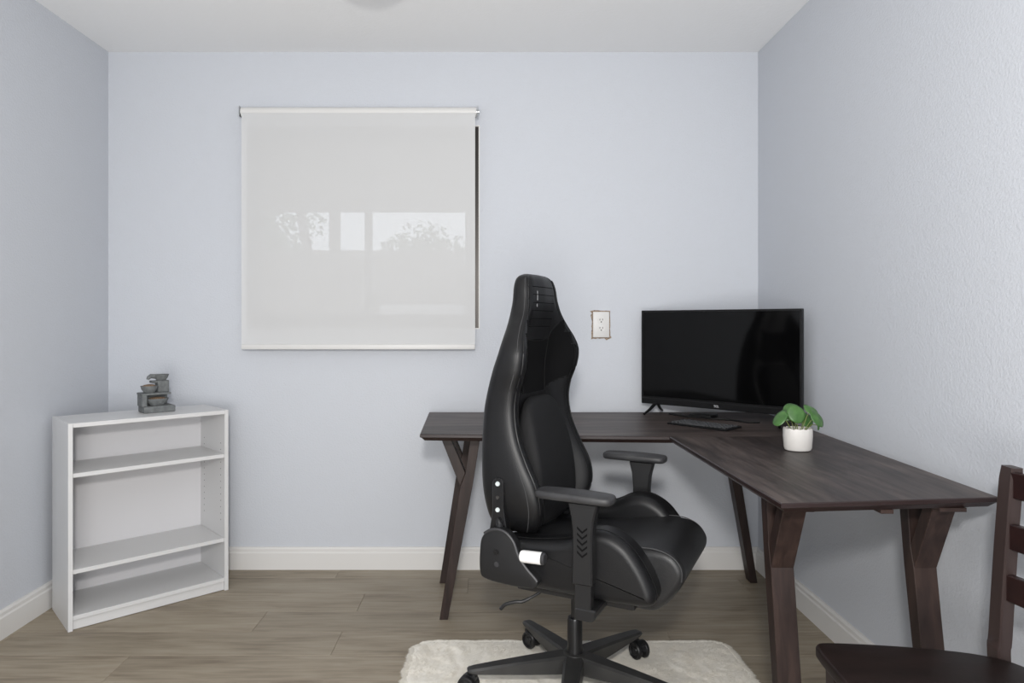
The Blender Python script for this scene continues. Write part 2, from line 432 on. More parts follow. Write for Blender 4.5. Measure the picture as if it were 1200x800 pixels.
tree('tall slim tree with a sparse crown beyond the fence', -4.6, 13.5, 4.2, 1.3, 1)
tree('broad tree with a low round crown beyond the fence', -1.2, 12.8, 3.2, 1.15, 2)
tree('smaller bushy tree beside the broad one beyond the fence', .6, 13.6, 3.6, 1.1, 5)
bm = B()
secs = []
for k, z in enumerate((-0.15, .4, .9, 1.32, 1.37)):
    s = []
    for i in range(64):
        a = 2*math.pi*i/64; ca, sa = math.cos(a), math.sin(a)
        e = lambda v: math.copysign(abs(v)**.35, v)
        f = 1+(.03*math.sin(a*17)+.02*math.sin(a*9))*(1 if k < 3 else .3)*(1.2-.25*k)
        g = (1.06, 1.04, 1.02, 1, .93)[k]
        s.append(Vector((-.66+.62*e(ca)*f*g, 8.1+.40*e(sa)*f*g, z)))
    secs.append(s)
loft(bm, secs); tag(obj('covered_table', bm, 'cover_cloth'), 'white cloth cover over patio furniture outside the window', 'furniture cover')

# ================================================================ CEILING LAMP (out of frame; its shadow falls on the ceiling)
cl = thing('ceiling_lamp', 'white dome flush ceiling lamp, switched off', 'lamp', (-0.42, 2.365, ZC))
bm = B(); lathe(bm, [(.001, 0), (.15, 0), (.155, -.006), (.155, -.028), (.15, -.032), (.001, -.032)], 36); obj('canopy', bm, 'steel', cl)
bm = B(); lathe(bm, [(.001, -.03), (.142, -.03), (.145, -.05), (.125, -.085), (.08, -.105), (.03, -.112), (.001, -.113)], 36); obj('glass_dome', bm, 'lamp_glass', cl)

# ================================================================ L-SHAPED DESK
DZ = 0.752
desk = thing('corner_desk', 'dark espresso wooden L-shaped corner desk with splayed Y-shaped legs', 'desk', (0.6, 2.6, 0))
def dl(p): return (p[0]-.6, p[1]-2.6, p[2])
def slab(name, poly, m, edge_out):
    """slab with a lip on top and an undercut edge on the free sides"""
    bm = B(); n = len(poly)
    cx = sum(p[0] for p in poly)/n; cy = sum(p[1] for p in poly)/n
    def inset(d):
        out = []
        for i in range(n):
            p0, p1, p2 = Vector(poly[i-1]), Vector(poly[i]), Vector(poly[(i+1) % n])
            e1 = (p1-p0).normalized(); e2 = (p2-p1).normalized()
            n1 = Vector((-e1.y, e1.x)); n2 = Vector((-e2.y, e2.x))
            d1 = d*edge_out[i-1]; d2 = d*edge_out[i]
            # move lines inwards and intersect
            a = p1+n1*d1; b = p1+n2*d2
            den = e1.x*e2.y-e1.y*e2.x
            if abs(den) < 1e-6: out.append(a); continue
            t = ((b.x-a.x)*e2.y-(b.y-a.y)*e2.x)/den; out.append(a+e1*t)
        return out
    secs = []
    for d, z in ((.018, DZ-.026), (.006, DZ-.014), (0, DZ-.011), (0, DZ-.002), (.0025, DZ)):
        secs.append([Vector(dl((p.x, p.y, z))) for p in inset(d)])
    rows = loft(bm, secs)
    bm.faces.ensure_lookup_table()
    for f in bm.faces: f.material_index = 1
    top = max(bm.faces, key=lambda f: min(v.co.z for v in f.verts)); top.material_index = 0
    return obj(name, bm, [m, 'desk_edge'], desk, smooth=False)
YJ = 2.492
# counter-clockwise outlines
slab('main_top', [(-.262, 2.522), (.646, 2.470), (1.232, 2.470+.004), (1.258, 3.150), (-.284, 3.150)], 'desk_laminate_x', [1, 0, 1, 1, 1])
slab('return_top', [(.662, 1.556), (1.203, 1.612), (1.2315, 2.4735), (.6465, 2.4695)], 'desk_laminate_y', [1, 1, 0, 1])
def yleg(org, ud, vd, th, tall=DZ-.0265, dz=0.0, du=0.0):
    """Y-shaped leg in the vertical plane through org along ud (pointing in from the desk end); thickness th along vd"""
    org = Vector(org); ud = Vector(ud); vd = Vector(vd)
    f = lambda a, b, c: tuple(org+ud*a+vd*c+Vector((0, 0, b)))
    bm = B()
    main = [(.0615, 0), (.0935, 0), (.190, .544-dz), (.215+du, tall), (.176+du, tall), (.163, .60-dz), (.147-dz*.2, .544-dz)]
    prism(bm, main, -th/2, th/2, f, bev=.0015)
    o = obj('leg', bm, 'desk_leg_wood', desk, smooth=False)
    bm = B()
    prism(bm, [(.147-dz*.2, .546-dz), (.1625, .600-dz), (.108-du, tall), (.070-du, tall)], -th/2*.985, th/2*.985, f, bev=.0015)
    obj('brace', bm, 'desk_leg_wood', o, smooth=False)
    return o
def rail(a, b, wd, z0, z1):
    bm = B(); a = Vector(dl((*a, 0))); b = Vector(dl((*b, 0))); d = (b-a).normalized(); n = Vector((-d.y, d.x, 0))
    poly = [a-n*wd/2, b-n*wd/2, b+n*wd/2, a+n*wd/2]
    prism(bm, [(p.x, p.y) for p in poly], z0, z1, lambda p, q, c: (p, q, c), bev=.001)
    obj('rail', bm, 'desk_leg_wood', desk, smooth=False)
z0, z1 = DZ-.036, DZ-.0262
for xx, yy in ((-.262, 2.695), (-.290, 3.07)):
    yleg(dl((xx, yy, 0)), (1, 0, 0), (0, 1, 0), .042, dz=.024, du=.008); rail((xx+.047, yy), (xx+.242, yy), .05, z0, z1)
for xx in (.735, 1.095):
    yleg(dl((xx, 1.572, 0)), (0, 1, 0), (1, 0, 0), .058); rail((xx, 1.615), (xx, 1.81), .064, z0, z1)
yleg(dl((1.255, 3.08, 0)), (-1, 0, 0), (0, 1, 0), .055); rail((1.22, 3.08), (1.0, 3.08), .06, z0, z1)
rail((.93, 1.60), (.93, 2.44), .03, DZ-.036, z1); rail((-.05, 2.86), (1.0, 2.86), .04, DZ-.040, z1)

# ================================================================ TELEVISION
pL, pR = Vector((.697, 3.146, 0)), Vector((1.222, 2.676, 0))
W = (pR-pL).length; ang = math.atan2(pR.y-pL.y, pR.x-pL.x)
tv = thing('television', 'black flat-screen television standing in the desk corner', 'television', ((pL.x+pR.x)/2, (pL.y+pR.y)/2, DZ), ang)
h0, h1 = .043, .468
bm = B(); box(bm, -W/2, W/2, 0, .022, h0, h1, bev=.003, seg=2)
box(bm, -W*.36, W*.36, .02, .062, h0+.02, h0+.25, bev=.012, seg=2); obj('housing', bm, 'tv_plastic', tv)
bm = B(); ring(bm, -W/2+.0005, W/2-.0005, h0+.026, h1-.0005, .008, -.004, .001); obj('bezel', bm, 'tv_plastic', tv, smooth=False)
bm = B(); box(bm, -W/2+.0005, W/2-.0005, -.006, .001, h0, h0+.027, bev=.002); obj('lower_bezel', bm, 'tv_plastic', tv)
bm = B(); box(bm, -W/2+.008, W/2-.008, -.0012, .001, h0+.033, h1-.008); obj('screen', bm, 'tv_screen', tv, smooth=False)
for s in (-1, 1):
    bm = B(); xx = s*W*.40
    for yy, dx in ((-.085, -.012*s), (.085, .012*s)):
        tube(bm, [(xx, .010+.006*(1 if yy > 0 else -1), h0+.006), (xx+s*.005, yy*.55, .022), (xx+s*.012, yy, .005)], [.008, .0065, .005], 8)
    obj('foot', bm, 'tv_plastic', tv)
fc = bpy.data.curves.new('brand_lettering', 'FONT'); fc.body = 'TCL'; fc.size = .0125; fc.align_x = 'CENTER'; fc.extrude = .0004; fc.offset = .0003
fo = bpy.data.objects.new('brand_lettering_curve', fc); C.objects.link(fo)
me = bpy.data.meshes.new_from_object(fo.evaluated_get(bpy.context.evaluated_depsgraph_get())); bpy.data.objects.remove(fo); bpy.data.curves.remove(fc)
me.materials.clear(); me.materials.append(MATS['logo_grey'])
lo = bpy.data.objects.new('brand_lettering', me); C.objects.link(lo); lo.parent = tv
lo.location = (.005, -.0064, h0+.009); lo.rotation_euler = (R(90), 0, 0)
# cable and a flat black box beneath the television
bm = B(); tube(bm, spline([(.80, 3.06, DZ+.004), (.845, 2.985, DZ+.004), (.90, 2.945, DZ+.004), (.945, 2.90, DZ+.004), (1.0, 2.875, DZ+.004), (1.05, 2.80, DZ+.004), (1.10, 2.79, DZ+.004)], 40), .0035, 8)
tag(obj('power_cable', bm, 'tv_plastic'), 'thin black cable lying on the desk beneath the television', 'cable')
bm = B(); box(bm, -.05, .05, -.04, .04, 0, .014, bev=.003, seg=2)
o = tag(obj('set_top_box', bm, 'tv_plastic'), 'small flat black box on the desk beneath the television', 'box'); o.location = (.93, 2.985, DZ); o.rotation_euler = (0, 0, ang)

# ================================================================ KEYBOARD
kb = thing('keyboard', 'compact black keyboard lying before the television on the desk', 'keyboard', (.850, 2.722, DZ), R(-47))
KW, KD = .255, .125
bm = B(); box(bm, -KW/2, KW/2, -KD/2, KD/2, 0, .008, bev=.002, seg=2); obj('body', bm, 'tv_plastic', kb)
bm = B()
for r_ in range(5):
    nk = 14
    for c_ in range(nk):
        if r_ == 0 and 4 <= c_ <= 8: continue
        x = -KW/2+.008+c_*(KW-.016)/nk; y = -KD/2+.008+r_*(KD-.016)/5
        box(bm, x+.003, x+(KW-.016)/nk-.003, y+.0045, y+(KD-.016)/5-.0045, .0075, .0112)
box(bm, -KW/2+.008+4*(KW-.016)/14+.0012, -KW/2+.008+9*(KW-.016)/14-.0012, -KD/2+.0094, -KD/2+.0282, .0075, .0112)
o = obj('keys', bm, 'key_cap', kb, smooth=False); o['kind'] = 'stuff'

# ================================================================ POTTED PLANT
PX, PY = .992, 2.205
pp = thing('potted_plant', 'small round-leaved green plant in a white ceramic pot on the desk', 'plant', (PX, PY, DZ))
bm = B(); n = 48; secs = []
def prow(r, z, scal=0):
    secs.append([Vector((r*math.cos(2*math.pi*k/n), r*.86*math.sin(2*math.pi*k/n), z+scal*abs(math.sin(k*math.pi*14/n)))) for k in range(n)])
for r, z, s in ((.001, 0, 0), (.034, 0, 0), (.040, .003, 0), (.043, .010, 0), (.0455, .045, 0), (.0455, .068, .0035), (.0445, .070, .0035), (.042, .068, .0035), (.0405, .055, 0), (.001, .054, 0)): prow(r, z, s)
loft(bm, secs, cap=False); obj('pot', bm, 'ceramic', pp)
bm = B(); lathe(bm, [(.001, .053), (.040, .053), (.040, .060), (.02, .063), (.001, .064)], 30, sy=.86); obj('soil', bm, 'soil', pp)
def leaf(px, py, dy, r, tilt, yaw, rx=1.0):
    """round peltate leaf centred where pixel (px,py) meets the plane dy behind the pot centre"""
    Y = PY+dy; X = (px-575)*Y/800-PX; Z = CAM_H-(py-378)*Y/800-DZ
    M = Matrix.Translation((X, dy, Z)) @ Matrix.Rotation(yaw, 4, 'Z') @ Matrix.Rotation(tilt, 4, 'X')
    bm = B(); rings = 5; nn = 22
    for side in (0, 1):
        rows = []
        for q in range(rings+1):
            rad = r*q/rings
            rows.append([M @ Vector((rad*rx*math.cos(2*math.pi*k/nn), rad*(1.06 if math.sin(2*math.pi*k/nn) < 0 else 1)*math.sin(2*math.pi*k/nn), .0035-.006*(q/rings)**2+.0012*math.cos(6*math.pi*k/nn)*(q/rings)-.0009*side)) for k in range(nn)])
        for q in range(1, rings):
            pass
        if side == 0: top = rows
        else: bot = rows
    T_ = [[bm.verts.new(p) for p in rw] for rw in top[1:]]; U_ = [[bm.verts.new(p) for p in rw] for rw in bot[1:]]
    for S_ in (T_, U_):
        c = bm.verts.new(sum((v.co for v in S_[0]), Vector())/nn)
        for k in range(nn): bm.faces.new((c, S_[0][k], S_[0][(k+1) % nn]))
        for a, b in zip(S_, S_[1:]):
            for k in range(nn): bm.faces.new((a[k], a[(k+1) % nn], b[(k+1) % nn], b[k]))
    for k in range(nn): bm.faces.new((T_[-1][k], T_[-1][(k+1) % nn], U_[-1][(k+1) % nn], U_[-1][k]))
    o = obj('leaf', bm, 'leaf', pp, sharp=80)
    base = Vector((X*.25, dy*.25, .058)); tip = Vector((X, dy, Z)); mid = base.lerp(tip, .55)+Vector((0, 0, .012))
    bm = B(); tube(bm, [base, mid, tip-(tip-mid).normalized()*.004], .0013, 6); obj('stalk', bm, 'leaf_stalk', o)
leaf(933.5, 484.5, -.020, .0295, R(66), R(4))
leaf(914, 489, -.012, .030, R(48), R(-62), .8)
leaf(928, 478.5, .020, .026, R(38), R(-20))
leaf(958, 489.5, -.012, .030, R(58), R(38))
leaf(951, 480, .012, .027, R(40), R(35))
leaf(945, 491, .024, .025, R(60), R(10))
leaf(959, 498, .004, .016, R(80), R(70), .5)
leaf(922, 485, .034, .024, R(45), R(-35))

# ================================================================ BOOKCASE
bang = math.atan2(.413, .446)
bc = thing('bookcase', 'low white laminate bookcase with two open shelves set across the corner', 'bookcase', (-1.588, 2.565, 0), bang)
BW, BD, BH, t = .606, .285, .784, .016
for x0 in (0, BW-t):
    bm = B(); box(bm, x0, x0+t, 0, BD, 0, BH, bev=.0008); sd = obj('side_panel', bm, 'white_laminate', bc, smooth=False)
    bm = B()
    for yy in (.045, .24):
        for k in range(13):
            zz = .30+k*.028
            for xx in ((x0+t,) if x0 == 0 else (x0,)):
                s = .0003 if x0 == 0 else -.0003
                cyl(bm, (xx-s*2, yy, zz), (xx+s, yy, zz), .0026, 8)
    o = obj('peg_holes', bm, 'grey_plastic', sd, smooth=False); o['kind'] = 'stuff'
for nm, za, zb, ya in (('top_board', BH-.017, BH-.0006, .001), ('shelf', .577, .593, .006), ('shelf', .212, .228, .006), ('bottom_board', .040, .056, .001)):
    bm = B(); box(bm, t+.0004, BW-t-.0004, ya, BD-.004, za, zb, bev=.0008); obj(nm, bm, 'white_laminate', bc, smooth=False)
bm = B(); box(bm, t+.0004, BW-t-.0004,   .010, .024, .002, .0396, bev=.0006); obj('kick_board', bm, 'white_laminate', bc, smooth=False)
bm = B(); box(bm, t+.0004, BW-t-.0004, BD-.0038, BD-.001, .03, BH-.006); obj('back_panel', bm, 'white_backboard', bc, smooth=False)

# ================================================================ TABLETOP FOUNTAIN
# stands on the top board; local x to the right along the shelf front, y to the back
ff = thing('tabletop_fountain', 'small grey slate tabletop fountain with stacked bowls on the bookcase', 'fountain', (-1.430, 2.925, BH-.0006), R(42))
bm = B()
box(bm, -.062, .062, -.045, .045, 0, .028, bev=.003)
obj('base_tray', bm, 'slate', ff)
bm = B(); box(bm, -.066, -.046, -.03, .044, .026, .076, bev=.002); box(bm, -.05, .05, .024, .044, .026, .076, bev=.002); obj('rear_block', bm, 'slate', ff)
bm = B(); box(bm, -.068, .050, -.03, .046, .074, .083, bev=.002); obj('ledge', bm, 'slate', ff)
bm = B(); box(bm, .004, .050, .0, .044, .082, .132, bev=.002); obj('column', bm, 'slate', ff)
bm = B(); box(bm, -.020, .010, .006, .040, .122, .132, bev=.002); obj('spout_block', bm, 'slate', ff)
def bowl(name, c, r, h, sx=1, sy=1, gravel=True):
    bm = B(); M = Matrix.Translation(c)
    lathe(bm, [(.001, 0), (r*.55, 0), (r*.85, h*.45), (r, h), (r*.9, h), (r*.8, h*.72), (.001, h*.68)], 26, M, sx, sy)
    o = obj(name, bm, 'slate', ff)
    if not gravel: return o
    bm = B(); lathe(bm, [(.001, h*.60), (r*.78*.9, h*.60), (r*.84, h*.95), (r*.55, h*1.14), (r*.25, h*1.20), (.001, h*1.20)], 18, M, sx, sy)
    obj('gravel', bm, 'copper_gravel', o)
    return o
bowl('lower_bowl', (-.001, -.008, .028), .046, .030, 1, .75)
bowl('middle_bowl', (-.032, -.004, .083), .034, .030)
ub = bowl('upper_bowl', (.022, .018, .132), .030, .026, 1.05, 1, gravel=False)
bm = B(); tube(bm, [(-.002, .016, .150), (-.020, .014, .152), (-.030, .013, .146), (-.033, .0125, .138)], [.011, .010, .008, .006], 10); obj('spout', bm, 'slate', ub)

# ================================================================ RUG
RX0, RX1, RY0, RY1 = -.283, .858, 1.70, 2.482
rug = thing('fur_rug', 'cream white faux-fur rug under the black gaming chair', 'rug', ((RX0+RX1)/2, (RY0+RY1)/2, 0))
from mathutils import noise as mn
def rug_h(x, y):
    a = mn.noise(Vector((x*7, y*7, 1.3))); b = mn.noise(Vector((x*22+a*2, y*16, 4.1))); c = mn.noise(Vector((x*55, y*48, 8.2)))
    return .0080+.0022*a+.0028*b+.0014*c
def rug_uv(u, v):
    """unit square -> wavy-edged rounded rectangle"""
    hx, hy = (RX1-RX0)/2, (RY1-RY0)/2
    x, y = (2*u-1)*hx, (2*v-1)*hy
    # round the corners
    r = .07; ex, ey = max(abs(x)-(hx-r), 0), max(abs(y)-(hy-r), 0); d = math.hypot(ex, ey)
    if ex > 0 and ey > 0:
        m = max(ex, ey)/d
        x = math.copysign(hx-r+ex*m, x); y = math.copysign(hy-r+ey*m, y)
    k = max(abs(2*u-1), abs(2*v-1))**8
    wv = .010*mn.noise(Vector((x*9, y*9, 3)))+.006*mn.noise(Vector((x*31, y*31, 9)))
    return x*(1+wv*k*2), y*(1+wv*k*1.6)
NX, NY = 160, 110
bm = B(); rows = []
for j in range(NY+1):
    rw = []
    for i in range(NX+1):
        u, v = i/NX, j/NY; x, y = rug_uv(u, v)
        e = min(u, 1-u, v*.685, (1-v)*.685)*(RX1-RX0); f = min(1, e/.03); f = math.sqrt(max(0, 1-(1-f)**2))
        rw.append(bm.verts.new((x, y, .0025+(rug_h(x, y))*f)))
    rows.append(rw)
for a, b in zip(rows, rows[1:]):
    for i in range(NX): bm.faces.new((a[i], a[i+1], b[i+1], b[i]))
ring_ = rows[0]+[r[-1] for r in rows[1:]]+rows[-1][-2::-1]+[r[0] for r in rows[-2:0:-1]]
low = [bm.verts.new((v.co.x, v.co.y, 0.0)) for v in ring_]
for k in range(len(ring_)): bm.faces.new((ring_[k], low[k], low[(k+1) % len(low)], ring_[(k+1) % len(low)]))
bm.faces.new(low[::-1])
obj('backing', bm, 'rug_fur', rug, sharp=180)
vs_, fs = [], []
rr = random.Random(11)
for k in range(80000):
    u, v = rr.random(), rr.random()
    if k % 9 == 0:
        if rr.random() < .4: v = 1-rr.random()*.012
        else: u = rr.choice((rr.random()*.015, 1-rr.random()*.015))
    x, y = rug_uv(u, v)
    e = min(u, 1-u, v*.685, (1-v)*.685)*(RX1-RX0); f = min(1, e/.03); f = math.sqrt(max(0, 1-(1-f)**2))
    z = .002+rug_h(x, y)*f-.001
    a = 2.2*mn.noise(Vector((x*4, y*4, 7)))-1.2+rr.uniform(-.9, .9)
    if e < .02:
        a = math.atan2((y if min(v, 1-v) < min(u, 1-u) else 0), (x if min(u, 1-u) <= min(v, 1-v) else 0))+rr.uniform(-.5, .5)
    ln = rr.uniform(.008, .016); up = rr.uniform(.15, .5) if f > .8 else rr.uniform(.1, .35)
    d = Vector((math.cos(a), math.sin(a), 0)); s = Vector((-d.y, d.x, 0))*.0011
    p = Vector((x, y, z)); m = p+d*ln*.4+Vector((0, 0, ln*.45*up)); q = p+d*ln+Vector((0, 0, ln*.5*up))
    i = len(vs_); vs_ += [tuple(p-s), tuple(p+s), tuple(m+s*.8), tuple(m-s*.8), tuple(q)]
    fs += [(i, i+1, i+2, i+3), (i+3, i+2, i+4)]
me = bpy.data.meshes.new('pile'); me.from_pydata(vs_, [], fs); me.materials.append(MATS['rug_fur'])
for p in me.polygons: p.use_smooth = True
o = bpy.data.objects.new('pile', me); C.objects.link(o); o.parent = rug; o['kind'] = 'stuff'

# ================================================================ GAMING CHAIR  (local x = forward, y = sitter's left)
gc = thing('gaming_chair', 'black leather racing-style gaming chair turned towards the desk', 'chair', (.264, 2.141, 0.002), R(-27))
# ---- backrest: rows (z, half width, rear x, rim x, centre x)
BK = [(.535, .165, -.165, -.085, -.115), (.550, .205, -.180, -.055, -.115), (.580, .235, -.192, -.032, -.115), (.630, .250, -.203, -.021, -.115), (.690, .255, -.210, -.032, -.118),
      (.760, .252, -.213, -.066, -.124), (.830, .246, -.213, -.094, -.132), (.900, .242, -.209, -.105, -.138), (.960, .244, -.196, -.098, -.140),
      (1.02, .252, -.176, -.078, -.140), (1.07, .252, -.158, -.072, -.134), (1.11, .232, -.152, -.080, -.128), (1.15, .192, -.154, -.092, -.120),
      (1.19, .150, -.160, -.100, -.110), (1.23, .130, -.160, -.106, -.104), (1.27, .121, -.160, -.110, -.105), (1.295, .110, -.158, -.115, -.110),
      (1.308, .095, -.153, -.122, -.118), (1.315, .070, -.146, -.130, -.128)]
def bk(t): return cr(BK, t)
def half(p):
    z, w_, xb, xf, xc = p
    th = xf-xb; hd = max(0.0, min(1.0, (z-1.14)/.06))   # 1 in the head part
    e = .9
    rim_in = .80*(1-hd)+.84*hd
    return [(xb-.016, 0), (xb-.014, w_*.5), (xb-.004, w_*.84), (xb+th*.18, w_*.97), (xb+th*.5, w_), (xf-th*.16, w_*.985),
            (xf, w_*.925), (xf-.002, w_*rim_in), (xf*.35+xc*.65, w_*(.66*(1-hd)+.70*hd)), (xc, w_*.5), (xc+.002, w_*.22), (xc+.003, 0)]
def back_section(p, m=128):
    h = half(p); loop = h+[(x, -y) for x, y in h[-2:0:-1]]
    return [Vector((q[0], q[1], p[0])) for q in spline(loop, m, closed=True)]
bm = B(); NS = 200
loft(bm, [back_section(bk((len(BK)-1)*k/NS)) for k in range(NS+1)])
bm.faces.ensure_lookup_table()
for f in bm.faces:
    c = f.calc_center_median()
    i = min(range(len(BK)), key=lambda q: abs(BK[q][0]-c.z)); w_, xf, xc = BK[i][1], BK[i][3], BK[i][4]
    if abs(c.y) < w_*.82 and c.x > xc-.014 and .94+max(0, abs(c.y)-.085)*.35 < c.z < 1.108+max(0, abs(c.y)-.092)*1.3: f.material_index = 1
backrest = obj('backrest', bm, ['leather', 'suede'], gc, sharp=50)
def back_pt(t, idx, side, out=.0006):
    p = bk(t); q = half(p)[idx]; return Vector((q[0]+out*(1 if idx >= 6 else .3), side*(q[1]+(out if idx in (4, 5, 6) else 0)), p[0]))
for side in (-1, 1):
    for idx in (5, 7):
        bm = B(); tube(bm, [back_pt(1+(len(BK)-3.6)*k/90, idx, side) for k in range(91)], .0011, 5)
        obj('stitching', bm, 'dark_seam' if idx == 7 else 'seam_thread', backrest)
    bm = B(); tube(bm, [back_pt(1+(len(BK)-3.6)*k/90, 6, side, .0) for k in range(91)], .0022, 6)
    obj('piping', bm, 'leather', backrest)
# head panel: ribbed insert with a V-shaped lower seam
def front_x(z, y):
    """front surface x of the backrest at height z and lateral y"""
    ts = [k*.02 for k in range(int((len(BK)-1)/.02)+1)]
    t = min(ts, key=lambda q: abs(bk(q)[0]-z)); h = half(bk(t))[6:]
    pts_ = spline(h, 60); return min(pts_, key=lambda q: abs(q[1]-abs(y)))[0]
for k, z in enumerate((1.275, 1.250, 1.225, 1.200, 1.175, 1.150)):
    hw = .085
    bm = B(); tube(bm, [Vector((front_x(z, -hw+2*hw*i/14)+.0006, -hw+2*hw*i/14, z)) for i in range(15)], .0010, 5); obj('rib', bm, 'suede', backrest)
def seam(path, r=.0013, m='dark_seam'):
    bm = B(); q = spline(path, 24); tube(bm, [Vector((front_x(z, y)+.0008, y, z)) for y, z in q], r, 5); obj('seam', bm, m, backrest)
seam([(-.092, 1.112), (-.03, 1.104), (.03, 1.104), (.092, 1.112)])
for s in (-1, 1):
    seam([(s*.125, 1.165), (s*.112, 1.14), (s*.094, 1.112)]); seam([(s*.094, 1.11), (s*.09, 1.02), (s*.085, .94)])
    seam([(s*.085, .945), (s*.15, .965), (s*.20, .985)])
bm = B()
for za, zb in ((1.232, 1.250), (1.252, 1.262), (1.212, 1.222)):
    xa = front_x((za+zb)/2, -.055)
    box(bm, xa-.001, xa+.0016, -.058, -.053, za, zb, bev=.0008)
obj('headrest_emblem', bm, 'emblem_silver', backrest)
# lumbar / centre pad
bm = B(); LP = [(.545, .120, -.062), (.57, .142, -.050), (.62, .152, -.043), (.70, .154, -.048), (.78, .148, -.062), (.85, .136, -.080), (.89, .120, -.093), (.915, .098, -.104), (.928, .065, -.116)]
secs = []
for k in range(41):
    z, hw, xf = cr(LP, (len(LP)-1)*k/40); xb = -.135
    lp = [(xb, 0), (xb, hw*.7), (xb+.004, hw*.97), ((xb+xf)/2, hw), (xf-.008, hw*.94), (xf-.001, hw*.75), (xf+.002, hw*.4), (xf+.003, 0)]
    lp = lp+[(x, -y) for x, y in lp[-2:0:-1]]
    secs.append([Vector((q[0], q[1], z)) for q in spline(lp, 44, closed=True)])
loft(bm, secs); obj('lumbar_cushion', bm, 'perforated_fabric', gc, sharp=60)
# ---- seat
side3 = lambda a, b, c: (a, c, b)
SP = spline([(-.15, .43), (-.155, .50), (-.08, .512), (.0, .508), (.10, .520), (.20, .538), (.28, .548), (.335, .540), (.366, .512), (.372, .478), (.350, .435), (.312, .392), (.27, .375), (.15, .385), (.0, .405)], 72, closed=True)
bm = B(); pillow(bm, SP, -.182, .182, .022, .022, side3, seg=6); obj('seat_cushion', bm, 'seat_leather', gc, sharp=60)
BP = spline([(-.150, .430), (-.155, .50), (-.130, .538), (-.04, .546), (.06, .562), (.125, .592), (.18, .597), (.235, .572), (.275, .528), (.303, .478), (.312, .440), (.290, .418), (.20, .412), (.05, .412), (-.06, .415)], 72, closed=True)
for s in (-1, 1):
    bm = B(); pillow(bm, BP, s*.160, s*.268, .030, .026, side3, seg=7); bo = obj('seat_bolster', bm, 'leather', gc, sharp=60)
    # stitched seam along the crest
    for yy, ins, mm in ((.258, .010, 'seam_thread'), (.235, .0, 'dark_seam')):
        ids = range(12, 50)
        q = []
        n = len(BP)
        for i in ids:
            ax, ay = BP[i-1]; bx, by = BP[(i+1) % n]; tx, ty = bx-ax, by-ay; l = math.hypot(tx, ty)
            nx_, ny_ = -ty/l, tx/l
            q.append(Vector((BP[i][0]-nx_*(ins-.0008), s*yy, BP[i][1]-ny_*(ins-.0008))))
        bm = B(); tube(bm, q, .0012, 5); obj('stitching', bm, mm, bo)
    q = [Vector((x, s*.176, z)) for x, z in spline([(.02, .515), (.15, .532), (.27, .548), (.33, .538), (.362, .508), (.364, .47)], 24)]
    bm = B(); tube(bm, q, .0016, 5); obj('seam', bm, 'seam_thread', gc)
bm = B(); box(bm, -.10, .25, -.22, .22, .385, .432, bev=.008, seg=2); obj('seat_pan', bm, 'black_plastic', gc)
# ---- tilt mechanism and lever
bm = B(); box(bm, -.10, .10, -.085, .085, .350, .392, bev=.01, seg=2); cyl(bm, (0, 0, .325), (0, 0, .36), .03, 20)
mech = obj('tilt_mechanism', bm, 'black_metal', gc)
bm = B(); tube(bm, spline([(.0, -.06, .368), (-.045, -.10, .360), (-.085, -.125, .335), (-.115, -.14, .318), (-.135, -.148, .316), (-.165, -.158, .306), (-.180, -.162, .290)], 30), [.0042]*12+[.0055]*18, 8); obj('tilt_lever', bm, 'black_plastic', mech)
# ---- recliner covers, brackets, handle
RP = spline([(x+.008, z) for x, z in [(-.189, .515), (-.180, .552), (-.150, .574), (-.112, .574), (-.083, .550), (-.066, .510), (-.040, .478), (-.012, .452), (-.012, .436), (-.030, .426), (-.10, .424), (-.17, .430), (-.189, .450)]], 60, closed=True)
for s in (-1, 1):
    bm = B(); pillow(bm, RP, s*.262, s*.297, .002, .006, side3, seg=3); rc = obj('recliner_cover', bm, 'black_plastic', gc, sharp=40)
    RI = [(x*.80-.020-(.012 if x > -.08 else 0), (z-.50)*.80+.497) for x, z in RP]
    bm = B(); tube(bm, [Vector((x, s*.2965, z)) for x, z in [RP[i] for i in range(6, 34)]], .0045, 6); obj('cover_rim', bm, 'grey_plastic', rc)
    bm = B(); cyl(bm, (-.128, s*.294, .512), (-.128, s*.2985, .512), .0085, 16); cyl(bm, (-.128, s*.298, .512), (-.128, s*.3000, .512), .005, 6); obj('pivot_bolt', bm, 'black_metal', rc)
    bm = B(); cyl(bm, (-.126, s*.294, .478), (-.126, s*.2980, .478), .0075, 16); obj('plug', bm, 'grey_plastic', rc)
    bm = B(); prism(bm, [(-.170, .545), (-.108, .545), (-.118, .60), (-.122, .625), (-.122, .700), (-.130, .712), (-.150, .712), (-.158, .700), (-.158, .62), (-.160, .60)], s*.238, s*.262, side3, bev=.002)
    br = obj('recliner_bracket', bm, 'black_metal', gc, smooth=False)
    for z, mm, r in ((.697, 'screw_zinc', .0075), (.622, 'screw_zinc', .0075), (.658, 'socket_dark', .006)):
        bm = B(); cyl(bm, (-.140, s*.260, z), (-.140, s*.2655, z), r, 16, r*.8); obj('screw', bm, mm, br)
    bm = B(); tube(bm, spline([(-.132, s*.266, .548), (-.130, s*.268, .575), (-.138, s*.266, .60)], 12), [.010, .011, .012, .012, .012, .012, .012, .011, .010, .008, .006, .003], 10); obj('spring_sleeve', bm, 'black_metal', br)
bm = B(); tube(bm, [(-.050, -.294, .512), (-.044, -.294, .5125), (.012, -.294, .515)], [.0155, .017, .017], 20); hd = obj('recline_handle', bm, 'handle_plastic', gc)
bm = B(); tube(bm, [(.012, -.294, .515), (.017, -.294, .515), (.021, -.294, .515)], [.0171, .0171, .014], 20); obj('end_cap', bm, 'grey_plastic', hd)
